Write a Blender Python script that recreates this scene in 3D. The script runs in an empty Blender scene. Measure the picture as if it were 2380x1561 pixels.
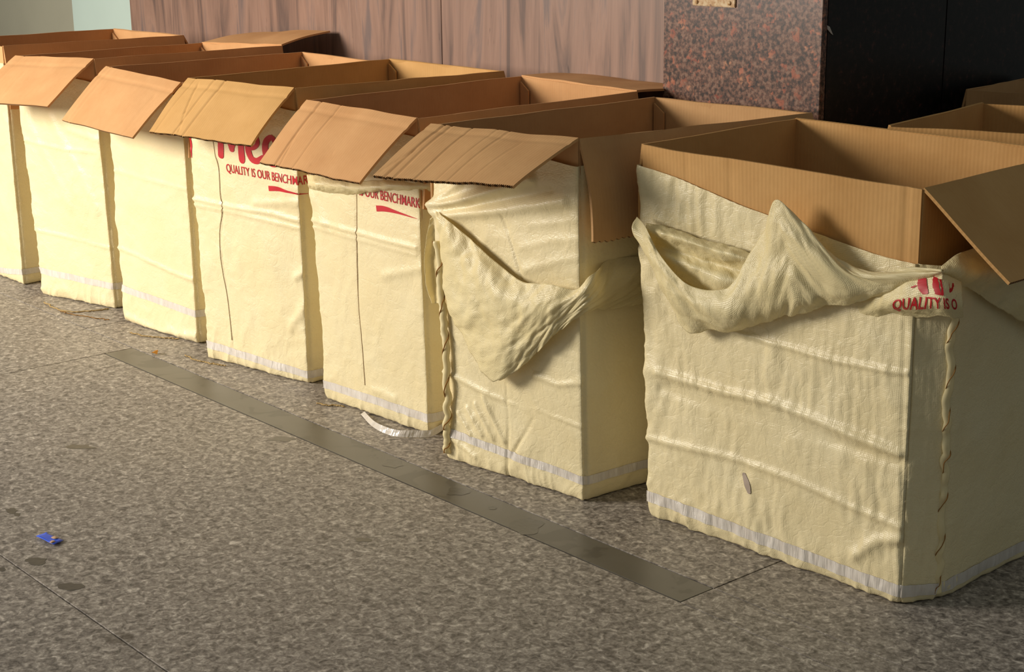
import bpy, bmesh, math, random
import numpy as np
from mathutils import Vector, Matrix

# ------------------------------------------------------------------ camera
CF, PITCH, ROLL, YAW, CH = 3740.64, 0.26710383, -0.01165274, 0.86345444, 1.30
C0 = np.array([0.0, 0.0, CH])
FW = np.array([-math.sin(YAW) * math.cos(PITCH), math.cos(YAW) * math.cos(PITCH), -math.sin(PITCH)])
_r = np.cross(FW, [0, 0, 1.0]); _r /= np.linalg.norm(_r); _u = np.cross(_r, FW)
RT = math.cos(ROLL) * _r + math.sin(ROLL) * _u
UP = -math.sin(ROLL) * _r + math.cos(ROLL) * _u
scene = bpy.context.scene
COL = scene.collection
camd = bpy.data.cameras.new('camera'); cam = bpy.data.objects.new('camera', camd); COL.objects.link(cam)
camd.sensor_fit = 'HORIZONTAL'; camd.sensor_width = 36.0; camd.lens = CF / 2380.0 * 36.0
M = Matrix.Identity(4)
for i in range(3):
    M[i][0], M[i][1], M[i][2], M[i][3] = RT[i], UP[i], -FW[i], C0[i]
cam.matrix_world = M
camd.clip_start = 0.05
scene.camera = cam

# ------------------------------------------------------------------ light
world = bpy.data.worlds.new('world'); scene.world = world; world.use_nodes = True
bg = world.node_tree.nodes['Background']
bg.inputs[0].default_value = (0.92, 0.97, 0.90, 1.0); bg.inputs[1].default_value = 0.17


def area_light(name, loc, target, sx, sy, energy, color):
    d = bpy.data.lights.new(name, 'AREA'); d.shape = 'RECTANGLE'; d.size = sx; d.size_y = sy; d.energy = energy; d.color = color
    o = bpy.data.objects.new(name, d); COL.objects.link(o); o.location = loc
    o.rotation_euler = (Vector(target) - Vector(loc)).to_track_quat('-Z', 'Y').to_euler()
    return o


# daylight from the open entrance at the left of the hall
area_light('entrance_daylight', (-6.4, -1.8, 2.0), (-4.6, 2.1, 0.72), 2.0, 1.7, 141, (1.0, 0.91, 0.79)).data.spread = math.radians(108)
scene.view_settings.view_transform = 'Standard'
scene.view_settings.look = 'None'
scene.view_settings.exposure = 0.0
scene.view_settings.gamma = 1.0
scene.view_settings.use_curve_mapping = False


# ------------------------------------------------------------------ camera-model helpers (pixel of the photo -> point on a real plane)
def ray(px):
    return FW + RT * ((px[0] - 1190.0) / CF) - UP * ((px[1] - 780.5) / CF)


def on_plane(px, O, n):
    d = ray(px); return C0 + d * (np.dot(np.asarray(O, float) - C0, n) / np.dot(d, n))


def on_floor(px, z=0.0):
    return on_plane(px, (0, 0, z), np.array([0, 0, 1.0]))


# ------------------------------------------------------------------ noise
_rng = np.random.RandomState(7)
_perm = np.concatenate([_rng.permutation(256)] * 3)
_ga = _rng.rand(256) * 2 * np.pi
_gx, _gy = np.cos(_ga), np.sin(_ga)


def pn(x, y):
    x, y = np.broadcast_arrays(np.asarray(x, float), np.asarray(y, float))
    xi = np.floor(x).astype(int); yi = np.floor(y).astype(int)
    xf = x - xi; yf = y - yi
    u = xf * xf * xf * (xf * (xf * 6 - 15) + 10); v = yf * yf * yf * (yf * (yf * 6 - 15) + 10)

    def g(ix, iy, dx, dy):
        h = _perm[_perm[ix & 255] + (iy & 255)]
        return _gx[h] * dx + _gy[h] * dy
    a = g(xi, yi, xf, yf); b = g(xi + 1, yi, xf - 1, yf)
    c = g(xi, yi + 1, xf, yf - 1); d = g(xi + 1, yi + 1, xf - 1, yf - 1)
    return ((a + u * (b - a)) + v * ((c + u * (d - c)) - (a + u * (b - a)))) * 1.4


def ridge(x, y):
    return 1.0 - np.minimum(1.0, 2.2 * np.abs(pn(x, y)))


def crumple(x, y, sc, seed):
    wx = x + 0.35 / sc * pn(x * sc * 0.7 + seed, y * sc * 0.7)
    wy = y + 0.35 / sc * pn(x * sc * 0.7, y * sc * 0.7 + seed + 9)
    return (0.6 * ridge(wx * sc + seed, wy * sc + 3.1) ** 2 + 0.35 * ridge(wx * sc * 2.1 + 5, wy * sc * 2.1 + seed) ** 2
            + 0.4 * pn(wx * sc * 0.8 + seed, wy * sc * 0.8))


def facets(x, y, k, seed, n=8):
    rs = np.random.RandomState(int(seed * 10) % 9999); d = 0.0
    for i in range(n):
        th = rs.rand() * np.pi; kk = k * (0.5 + rs.rand()); ph = rs.rand() * 9
        t = (x * np.cos(th) + y * np.sin(th)) * kk + ph + 0.35 * pn(x * k * 0.4 + ph, y * k * 0.4)
        d = d + (np.abs(np.mod(t, 2.0) - 1.0) * 2 - 1) * np.clip(pn(x * k * 0.35 + ph * 7, y * k * 0.35 + i) * 2.5 + 0.3, 0, 1)
    return d / np.sqrt(n)


# ------------------------------------------------------------------ mesh helpers
def mesh_obj(name, verts, faces, mats, parent=None, uvs=None, midx=None, smooth=True):
    me = bpy.data.meshes.new(name)
    me.from_pydata([tuple(map(float, v)) for v in verts], [], faces)
    if not isinstance(mats, (list, tuple)):
        mats = [mats]
    for m in mats:
        me.materials.append(m)
    if uvs is not None:
        ul = me.uv_layers.new(name='UVMap')
        li = np.zeros(len(me.loops), dtype=np.int32); me.loops.foreach_get('vertex_index', li)
        ul.data.foreach_set('uv', np.asarray(uvs, dtype=np.float32)[li].ravel())
    if midx is not None:
        me.polygons.foreach_set('material_index', np.asarray(midx, dtype=np.int32))
    if isinstance(smooth, (list, np.ndarray)):
        me.polygons.foreach_set('use_smooth', np.asarray(smooth, dtype=bool))
    else:
        me.polygons.foreach_set('use_smooth', np.full(len(me.polygons), smooth, dtype=bool))
    me.update()
    o = bpy.data.objects.new(name, me); COL.objects.link(o)
    if parent is not None:
        o.parent = parent
    return o


def grid_faces(nx, ny, base=0, wrap=False, flip=False):
    f = []
    for j in range(ny - 1):
        for i in range(nx if wrap else nx - 1):
            a = base + j * nx + i; b = base + j * nx + (i + 1) % nx
            c = b + nx; d = a + nx
            f.append((a, d, c, b) if flip else (a, b, c, d))
    return f


def empty(name, label, cat, loc=(0, 0, 0), group=None):
    o = bpy.data.objects.new(name, None); COL.objects.link(o); o['label'] = label; o['category'] = cat
    o.empty_display_size = 0.1
    if group:
        o['group'] = group
    return o


def tag(o, label, cat, group=None):
    o['label'] = label; o['category'] = cat
    if group:
        o['group'] = group
    return o


def catmull(P, n):
    """P: (k,...) control points -> (n,...) samples along axis 0"""
    P = np.asarray(P, float); k = len(P)
    Q = np.concatenate([[2 * P[0] - P[1]], P, [2 * P[-1] - P[-2]]])
    t = np.linspace(0, k - 1 - 1e-9, n); i = np.floor(t).astype(int); f = (t - i)
    f = f.reshape((-1,) + (1,) * (P.ndim - 1))
    p0, p1, p2, p3 = Q[i], Q[i + 1], Q[i + 2], Q[i + 3]
    return 0.5 * (2 * p1 + (p2 - p0) * f + (2 * p0 - 5 * p1 + 4 * p2 - p3) * f ** 2 + (3 * p1 - p0 - 3 * p2 + p3) * f ** 3)


def tube(name, pts, rad, mat, parent=None, n=60, sides=7, wob=0.0, seed=0, flat=1.0, helix=0.0, turns=0):
    P = catmull(pts, n)
    if wob:
        k = np.linspace(0, 22, n)
        P = P + wob * np.stack([pn(k + seed, 0.3 + seed), pn(k + seed, 5.3), 0.3 * pn(k, 9.7 + seed)], 1)
    T = np.gradient(P, axis=0); T /= np.linalg.norm(T, axis=1)[:, None] + 1e-12
    ref = np.array([0.31, 0.2, 0.93]) if abs(T[:, 2]).mean() < 0.8 else np.array([0.7, -0.7, 0.1])
    A = np.cross(T, ref); A /= np.linalg.norm(A, axis=1)[:, None]; B = np.cross(T, A)
    if helix:
        ph = np.linspace(0, turns * 2 * np.pi, n)[:, None]
        P = P + helix * (np.cos(ph) * A + np.sin(ph) * B)
    th = np.linspace(0, 2 * np.pi, sides, endpoint=False)
    R = np.broadcast_to(np.asarray(rad, float), (n,))
    V = P[:, None, :] + R[:, None, None] * (np.cos(th)[None, :, None] * A[:, None, :] + flat * np.sin(th)[None, :, None] * B[:, None, :])
    V = V.reshape(-1, 3)
    f = grid_faces(sides, n, wrap=True)
    f += [tuple(range(sides))[::-1], tuple(range((n - 1) * sides, n * sides))]
    return mesh_obj(name, V, f, mat, parent)


# ------------------------------------------------------------------ materials
def srgb(r, g, b):
    f = lambda c: (c / 255 / 12.92) if c / 255 <= 0.04045 else ((c / 255 + 0.055) / 1.055) ** 2.4
    return (f(r), f(g), f(b), 1.0)


class NT:
    def __init__(self, name):
        self.m = bpy.data.materials.new(name); self.m.use_nodes = True
        self.t = self.m.node_tree; self.n = self.t.nodes; self.b = self.n['Principled BSDF']

    def add(self, typ, **kw):
        nd = self.n.new(typ)
        for k, v in kw.items():
            if k.startswith('i_'):
                key = k[2:]; key = int(key) if key.isdigit() else key.replace('_', ' ')
                nd.inputs[key].default_value = v
            else:
                setattr(nd, k, v)
        return nd

    def l(self, a, b):
        self.t.links.new(a, b)

    def coord(self, kind='UV', scale=(1, 1, 1), rot=(0, 0, 0)):
        if kind == 'POS':
            out = self.add('ShaderNodeNewGeometry').outputs['Position']
        else:
            out = self.add('ShaderNodeTexCoord').outputs[kind]
        mp = self.add('ShaderNodeMapping'); mp.inputs['Scale'].default_value = scale; mp.inputs['Rotation'].default_value = rot
        self.l(out, mp.inputs[0]); return mp.outputs[0]

    def noise(self, vec, scale, detail=3, rough=0.55, dist=0.0):
        nd = self.add('ShaderNodeTexNoise'); nd.inputs['Scale'].default_value = scale; nd.inputs['Detail'].default_value = detail
        nd.inputs['Roughness'].default_value = rough; nd.inputs['Distortion'].default_value = dist
        self.l(vec, nd.inputs['Vector']); return nd.outputs['Fac']

    def ramp(self, fac, stops):
        r = self.add('ShaderNodeValToRGB'); e = r.color_ramp.elements
        while len(e) < len(stops):
            e.new(0.5)
        for el, (p, c) in zip(e, stops):
            el.position = p; el.color = c
        self.l(fac, r.inputs[0]); return r.outputs[0]

    def mix(self, fac, a, b, mode='MIX'):
        m = self.add('ShaderNodeMix', data_type='RGBA', blend_type=mode)
        for k, v in ((0, fac), (6, a), (7, b)):
            if hasattr(v, 'is_linked') or isinstance(v, bpy.types.NodeSocket):
                self.l(v, m.inputs[k])
            else:
                m.inputs[k].default_value = v
        return m.outputs[2]

    def math(self, op, a, b=None):
        m = self.add('ShaderNodeMath', operation=op)
        for k, v in ((0, a), (1, b)):
            if v is None:
                continue
            if isinstance(v, bpy.types.NodeSocket):
                self.l(v, m.inputs[k])
            else:
                m.inputs[k].default_value = v
        return m.outputs[0]

    def bump(self, h, strength, dist, prev=None):
        b = self.add('ShaderNodeBump'); b.inputs['Strength'].default_value = strength; b.inputs['Distance'].default_value = dist
        self.l(h, b.inputs['Height'])
        if prev is not None:
            self.l(prev, b.inputs['Normal'])
        return b.outputs[0]

    def fin(self, color=None, rough=0.5, spec=0.5, normal=None):
        if color is not None:
            if isinstance(color, bpy.types.NodeSocket):
                self.l(color, self.b.inputs['Base Color'])
            else:
                self.b.inputs['Base Color'].default_value = color
        if isinstance(rough, bpy.types.NodeSocket):
            self.l(rough, self.b.inputs['Roughness'])
        else:
            self.b.inputs['Roughness'].default_value = rough
        self.b.inputs['Specular IOR Level'].default_value = spec
        if normal is not None:
            self.l(normal, self.b.inputs['Normal'])
        return self.m


def mat_kraft(name, base, dark, flute=0.35):
    t = NT(name); uv = t.coord('UV')
    n1 = t.noise(uv, 7, 4, 0.6); n2 = t.noise(t.coord('UV', (260, 30, 1)), 1.0, 2)
    c = t.ramp(n1, [(0.3, dark), (0.72, base)])
    c = t.mix(t.math('MULTIPLY', n2, 0.2), c, srgb(160, 116, 70))
    w = t.add('ShaderNodeTexWave', wave_type='BANDS', bands_direction='X', wave_profile='SIN')
    w.inputs['Scale'].default_value = 33.0; w.inputs['Distortion'].default_value = 0.6; w.inputs['Detail'].default_value = 1.0
    t.l(uv, w.inputs['Vector'])
    nb = t.bump(w.outputs['Fac'], flute, 0.0012)
    nb = t.bump(t.noise(uv, 40, 3), 0.25, 0.002, nb)
    return t.fin(c, 0.72, 0.25, nb)


KRAFT = {
    'pink': mat_kraft('kraft_board_warm', srgb(222, 172, 120), srgb(208, 156, 105), 0.12),
    'olive': mat_kraft('kraft_board_golden', srgb(220, 174, 112), srgb(206, 160, 98), 0.12),
    'grey': mat_kraft('kraft_board_dull', srgb(208, 166, 116), srgb(194, 150, 102), 0.12),
    'ridged': mat_kraft('kraft_board_ridged', srgb(214, 168, 108), srgb(200, 152, 92), 0.17),
}


def mat_edge():
    t = NT('corrugated_edge'); uv = t.coord('UV')
    w = t.add('ShaderNodeTexWave', wave_type='BANDS', bands_direction='X', wave_profile='SIN')
    w.inputs['Scale'].default_value = 40.0; w.inputs['Distortion'].default_value = 1.5
    t.l(uv, w.inputs['Vector'])
    c = t.ramp(w.outputs['Fac'], [(0.2, srgb(84, 60, 40)), (0.7, srgb(168, 128, 88))])
    return t.fin(c, 0.85, 0.1, t.bump(w.outputs['Fac'], 0.8, 0.003))


EDGE = mat_edge()


def mat_sack(name, base, shade, trans=0.25, rough=0.36, weave=0.25):
    t = NT(name); uv = t.coord('UV')
    n1 = t.noise(uv, 5, 4, 0.6)
    c = t.ramp(n1, [(0.25, shade), (0.7, base)])
    wv = []
    for d in ('X', 'Y'):
        w = t.add('ShaderNodeTexWave', wave_type='BANDS', bands_direction=d)
        w.inputs['Scale'].default_value = 90.0; w.inputs['Distortion'].default_value = 0.8; w.inputs['Detail'].default_value = 1
        t.l(uv, w.inputs['Vector']); wv.append(w.outputs['Fac'])
    nb = t.bump(t.math('MULTIPLY', wv[0], wv[1]), weave, 0.0012)
    # fine film crinkle
    v = t.add('ShaderNodeTexVoronoi', feature='DISTANCE_TO_EDGE'); v.inputs['Scale'].default_value = 26.0
    nd = t.add('ShaderNodeTexNoise'); nd.inputs['Scale'].default_value = 9.0; nd.inputs['Detail'].default_value = 3
    t.l(uv, nd.inputs['Vector'])
    mx = t.mix(0.25, uv, nd.outputs['Color'], 'ADD'); t.l(mx, v.inputs['Vector'])
    nb = t.bump(t.math('MINIMUM', v.outputs['Distance'], 0.12), 0.35, 0.006, nb)
    nb = t.bump(t.noise(uv, 24, 5, 0.62, 0.8), 0.45, 0.005, nb)
    rr = t.add('ShaderNodeMapRange'); rr.inputs['To Min'].default_value = rough - 0.08; rr.inputs['To Max'].default_value = rough + 0.14
    t.l(t.noise(uv, 14, 3), rr.inputs[0])
    m = t.fin(c, rr.outputs[0], 0.5, nb)
    tr = t.add('ShaderNodeBsdfTranslucent'); t.l(c, tr.inputs['Color']); t.l(nb, tr.inputs['Normal'])
    ms = t.add('ShaderNodeMixShader'); ms.inputs[0].default_value = trans
    t.l(t.b.outputs[0], ms.inputs[1]); t.l(tr.outputs[0], ms.inputs[2])
    t.l(ms.outputs[0], t.n['Material Output'].inputs['Surface'])
    return m


SACK = mat_sack('woven_plastic_cream', srgb(250, 237, 195), srgb(247, 230, 181), 0.08, 0.31)
SACKF = mat_sack('woven_plastic_cream_single', srgb(252, 240, 196), srgb(250, 234, 180), 0.18, 0.31, 0.35)


def mat_tape():
    t = NT('clear_white_tape'); uv = t.coord('UV')
    n = t.noise(t.coord('UV', (55, 8, 1)), 1.0, 3, 0.6)
    c = t.ramp(n, [(0.35, srgb(214, 206, 196)), (0.65, srgb(228, 222, 214))])
    return t.fin(c, 0.14, 0.6, t.bump(n, 0.8, 0.006))


TAPE = mat_tape()


def mat_plain(name, col, rough=0.6, spec=0.3, var=0.0, nscale=30.0):
    t = NT(name)
    if var:
        n = t.noise(t.coord('POS'), nscale, 3)
        d = tuple(c * (1 - var) for c in col[:3]) + (1,)
        return t.fin(t.ramp(n, [(0.35, d), (0.65, col)]), rough, spec, t.bump(n, 0.3, 0.002))
    return t.fin(col, rough, spec)


INK = mat_plain('red_print_ink', srgb(196, 26, 40), 0.45, 0.4)
TWINE = mat_plain('jute_twine', srgb(186, 160, 112), 0.9, 0.1, 0.35, 400)
THREAD = mat_plain('brown_thread', srgb(142, 108, 66), 0.9, 0.1)
SEAMT = mat_plain('stitching_thread', srgb(150, 108, 58), 0.9, 0.1)
GROUT = mat_plain('joint_grout', srgb(52, 48, 42), 0.9, 0.1)


def mat_floor():
    t = NT('grey_granite_floor'); p = t.coord('POS')
    n1 = t.noise(p, 58, 4, 0.64, 0.8); n2 = t.noise(p, 130, 3, 0.6); n3 = t.noise(p, 2.2, 3)
    n = t.math('ADD', t.math('MULTIPLY', n1, 0.7), t.math('MULTIPLY', n2, 0.3))
    c = t.ramp(n, [(0.34, srgb(80, 75, 70)), (0.45, srgb(125, 118, 111)), (0.55, srgb(163, 155, 146)), (0.67, srgb(218, 210, 199))])
    c = t.mix(t.math('MULTIPLY', n3, 0.5), c, srgb(118, 108, 98), 'MULTIPLY') if False else c
    v = t.add('ShaderNodeTexVoronoi', feature='F1'); v.inputs['Scale'].default_value = 5.2; v.inputs['Randomness'].default_value = 1.0
    wx = t.add('ShaderNodeTexNoise'); wx.inputs['Scale'].default_value = 14
    t.l(p, wx.inputs['Vector']); t.l(t.mix(0.06, p, wx.outputs['Color'], 'ADD'), v.inputs['Vector'])
    sp = t.ramp(v.outputs['Distance'], [(0.11, (1, 1, 1, 1)), (0.13, (0, 0, 0, 1))])
    sel = t.math('GREATER_THAN', t.noise(p, 1.7, 1), 0.56)
    c = t.mix(t.math('MULTIPLY', t.math('MULTIPLY', sp, sel), 0.55), c, srgb(84, 76, 66))
    rr = t.add('ShaderNodeMapRange'); rr.inputs['To Min'].default_value = 0.38; rr.inputs['To Max'].default_value = 0.6
    t.l(n3, rr.inputs[0])
    return t.fin(c, rr.outputs[0], 0.45, t.bump(n, 0.12, 0.003))


FLOOR = mat_floor()


def mat_strip():
    t = NT('plain_grey_inlay_stone'); p = t.coord('POS')
    n = t.noise(p, 9, 3, 0.5, 1.0); f = t.noise(p, 160, 2)
    c = t.ramp(n, [(0.40, srgb(86, 82, 74)), (0.43, srgb(99, 95, 86)), (0.62, srgb(103, 99, 90))])
    c = t.mix(t.math('MULTIPLY', f, 0.12), c, srgb(90, 84, 74))
    return t.fin(c, 0.36, 0.45)


STRIP = mat_strip()


def mat_wood():
    t = NT('brown_wood_laminate'); p = t.coord('POS', (1, 1, 0.09))
    n1 = t.noise(p, 9, 5, 0.6, 1.6); n2 = t.noise(p, 42, 3, 0.6, 0.8); n3 = t.noise(t.coord('POS', (1, 1, 0.25)), 26, 2, 0.5, 1.2)
    c = t.ramp(n1, [(0.34, srgb(98, 80, 74)), (0.45, srgb(142, 112, 97)), (0.55, srgb(160, 127, 110)), (0.66, srgb(118, 102, 98))])
    c = t.mix(t.math('MULTIPLY', n2, 0.5), c, srgb(120, 95, 84))
    kn = t.ramp(n3, [(0.70, (0, 0, 0, 1)), (0.78, (1, 1, 1, 1))])
    c = t.mix(t.math('MULTIPLY', kn, 0.6), c, srgb(60, 44, 40))
    return t.fin(c, 0.42, 0.4, t.bump(n2, 0.08, 0.002))


WOOD = mat_wood()


def mat_granite():
    t = NT('tan_brown_granite'); p = t.coord('POS')
    wn = t.add('ShaderNodeTexNoise'); wn.inputs['Scale'].default_value = 45; wn.inputs['Detail'].default_value = 3
    t.l(p, wn.inputs['Vector']); q = t.mix(0.07, p, wn.outputs['Color'], 'ADD')
    v = t.add('ShaderNodeTexVoronoi', feature='F1'); v.inputs['Scale'].default_value = 34.0; t.l(q, v.inputs['Vector'])
    n1 = t.noise(p, 90, 4, 0.65); n2 = t.noise(p, 22, 3)
    base = t.ramp(n1, [(0.36, srgb(38, 30, 28)), (0.47, srgb(84, 58, 48)), (0.55, srgb(120, 84, 68)), (0.64, srgb(134, 108, 92)), (0.76, srgb(140, 78, 56))])
    blob = t.ramp(v.outputs['Distance'], [(0.22, (1, 1, 1, 1)), (0.42, (0, 0, 0, 1))])
    sel = t.ramp(v.outputs['Color'], [(0.36, (0, 0, 0, 1)), (0.44, (1, 1, 1, 1))])
    bc = t.ramp(n2, [(0.35, srgb(150, 70, 50)), (0.55, srgb(190, 108, 76)), (0.7, srgb(206, 146, 108))])
    c = t.mix(t.math('MULTIPLY', t.math('MULTIPLY', blob, sel), 0.62), base, bc)
    return t.fin(c, 0.3, 0.4)


GRANITE = mat_granite()


def mat_shaded_granite():  # pillar granite on its unlit side, the shade painted into a near-black colour
    t = NT('shaded_granite'); p = t.coord('POS')
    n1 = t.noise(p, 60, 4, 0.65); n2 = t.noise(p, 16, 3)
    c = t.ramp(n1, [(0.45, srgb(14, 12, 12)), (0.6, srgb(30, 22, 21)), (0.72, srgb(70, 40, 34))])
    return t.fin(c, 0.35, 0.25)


SHADEDG = mat_shaded_granite()
PALE = mat_plain('pale_turquoise_paint', srgb(186, 205, 198), 0.6, 0.3, 0.04, 3)
OLIVEP = mat_plain('grey_green_paint', srgb(168, 166, 148), 0.6, 0.3, 0.06, 3)


def mat_rust():
    t = NT('rusty_painted_steel'); p = t.coord('POS')
    n = t.noise(p, 60, 4)
    c = t.ramp(n, [(0.4, srgb(214, 190, 150)), (0.55, srgb(186, 146, 96)), (0.68, srgb(120, 78, 44))])
    return t.fin(c, 0.5, 0.4, t.bump(n, 0.4, 0.003))


RUST = mat_rust()

# ------------------------------------------------------------------ the setting
SY0, SY1, JY, SX0, SX1 = 2.0712628, 2.1646085, 1.1995874, -4.2892237, -1.9383361
floor = mesh_obj('floor', [(-14, -6, -0.03), (7, -6, -0.03), (7, 9, -0.03), (-14, 9, -0.03), (-14, -6, -0.006), (7, -6, -0.006), (7, 9, -0.006), (-14, 9, -0.006)],
                 [(4, 5, 6, 7), (0, 3, 2, 1), (0, 1, 5, 4), (1, 2, 6, 5), (2, 3, 7, 6), (3, 0, 4, 7)], GROUT, smooth=False)
floor['kind'] = 'structure'


def slab(name, x0, x1, y0, y1, mat, gap=0.0019, ztop=0.0, parent=floor):
    x0 += gap; x1 -= gap; y0 += gap; y1 -= gap; b = 0.0003
    V = [(x0, y0, -0.006), (x1, y0, -0.006), (x1, y1, -0.006), (x0, y1, -0.006),
         (x0, y0, ztop - b), (x1, y0, ztop - b), (x1, y1, ztop - b), (x0, y1, ztop - b),
         (x0 + b, y0 + b, ztop), (x1 - b, y0 + b, ztop), (x1 - b, y1 - b, ztop), (x0 + b, y1 - b, ztop)]
    F = [(8, 9, 10, 11)]
    for k in range(4):
        a, c = k, (k + 1) % 4
        F += [(a, c, c + 4, a + 4), (a + 4, c + 4, c + 8, a + 8)]
    return mesh_obj(name, V, F, mat, parent, smooth=False)


slab('floor_slab', -9.0, SX0, JY, SY1, FLOOR)
slab('floor_slab', SX0, 0.4, JY, SY0, FLOOR)
slab('inlay_strip', SX0, SX1, SY0, SY1, STRIP)
slab('floor_slab', SX1, 0.4, SY0, SY1, FLOOR, 0.0004)
slab('floor_slab', -9.0, -4.6, SY1, 3.5, FLOOR)
slab('floor_slab', -4.6, SX1, SY1, 3.5, FLOOR)
slab('floor_slab', SX1, 0.4, SY1, 3.5, FLOOR)
slab('floor_slab', -9.0, 0.4, 3.5, 6.0, FLOOR)
slab('floor_slab', -9.0, -4.9, 0.25, JY, FLOOR)
slab('floor_slab', -4.9, 0.4, 0.25, JY, FLOOR)
slab('floor_slab', -9.0, 0.4, -1.0, 0.25, FLOOR)


STAIN = mat_plain('dark_floor_stain', srgb(92, 86, 78), 0.35, 0.45, 0.15, 60)
STAIN2 = mat_plain('dark_strip_stain', srgb(84, 80, 72), 0.3, 0.45, 0.1, 60)
for k_, (sx_, sy_, wx_, wy_, ms_) in enumerate([(185, 1038, 32, 6, 0), (655, 1020, 28, 5, 0), (85, 1303, 24, 9, 0), (26, 1186, 14, 6, 0), (40, 1195, 7, 4, 0), (842, 1254, 18, 6, 0), (165, 1362, 26, 9, 0),
                                                (5, 1322, 8, 4, 0), (915, 1076, 24, 10, 1), (1062, 1142, 26, 10, 1), (1225, 1222, 34, 20, 1), (1145, 1180, 9, 4, 1)]):
    ang_ = np.linspace(0, 2 * np.pi, 22, endpoint=False); rr_ = 1 + 0.45 * pn(np.cos(ang_) * 1.5 + k_ * 3, np.sin(ang_) * 1.5)
    ring_ = [on_floor((sx_ + wx_ * r * math.cos(a), sy_ + wy_ * r * math.sin(a)), 0.0004) for a, r in zip(ang_, rr_)]
    mesh_obj('stain', ring_, [tuple(range(21, -1, -1))], STAIN2 if ms_ else STAIN, floor, smooth=False)


def box_mesh(name, x0, x1, y0, y1, z0, z1, mat, parent=None, bev=0.0):
    bm = bmesh.new(); bmesh.ops.create_cube(bm, size=1.0)
    for v in bm.verts:
        v.co = Vector(((x0 + x1) / 2 + v.co.x * (x1 - x0), (y0 + y1) / 2 + v.co.y * (y1 - y0), (z0 + z1) / 2 + v.co.z * (z1 - z0)))
    if bev:
        bmesh.ops.bevel(bm, geom=list(bm.edges), offset=bev, segments=2, affect='EDGES')
    me = bpy.data.meshes.new(name); bm.to_mesh(me); bm.free(); me.materials.append(mat)
    o = bpy.data.objects.new(name, me); COL.objects.link(o)
    if parent:
        o.parent = parent
    return o


WY, PY = 3.27, 3.12           # wood wall plane, pillar front plane
NY = np.array([0, 1.0, 0]); NX = np.array([1.0, 0, 0])
xw = lambda px, y, py=60: float(on_plane((px, py), (0, y, 0), NY)[0])
px0, px1 = xw(1542, PY, 110), xw(1911, PY, 60)     # pillar left and right edges
wb = box_mesh('wall_back', xw(303, WY, 30) + 0.01, px0 + 0.05, WY + 0.02, WY + 0.14, 0, 2.6, GROUT); wb['kind'] = 'structure'
xl, xs = xw(303, WY, 30), xw(1026, WY, 60)
xm = (xl + xs) / 2
box_mesh('wood_panel', xl, xs - 0.0015, WY, WY + 0.02, 0, 2.6, WOOD, wb, 0.001)
box_mesh('wood_panel', xs + 0.0015, px0 + 0.04, WY, WY + 0.02, 0, 2.6, WOOD, wb, 0.001)
wl = box_mesh('wall_left', -9.5, xl - 0.002, WY + 0.16, WY + 0.3, 0, 2.6, OLIVEP); wl['kind'] = 'structure'
xt = xw(177, WY + 0.05, 20)
tr = box_mesh('trim_1', xt, xl - 0.001, WY + 0.03, WY + 0.159, 0, 2.6, PALE, None, 0.004); tr['kind'] = 'structure'
wp = box_mesh('wall_pillar', px0 + 0.02, px1 - 0.02, PY + 0.02, 6.0, 0, 2.6, GROUT); wp['kind'] = 'structure'
box_mesh('granite_panel', px0, px1, PY, PY + 0.02, 0, 2.6, GRANITE, wp, 0.001)
box_mesh('granite_panel', px0, px0 + 0.02, PY + 0.021, WY + 0.02, 0, 2.6, GRANITE, wp, 0.001)
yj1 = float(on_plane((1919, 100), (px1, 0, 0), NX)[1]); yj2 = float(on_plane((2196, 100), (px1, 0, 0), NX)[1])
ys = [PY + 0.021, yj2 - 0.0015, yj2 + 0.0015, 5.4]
box_mesh('granite_panel', px1 - 0.02, px1, ys[0], ys[1], 0, 2.6, SHADEDG, wp, 0.001)
box_mesh('granite_panel', px1 - 0.02, px1, ys[2], ys[3], 0, 2.6, SHADEDG, wp, 0.001)


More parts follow.
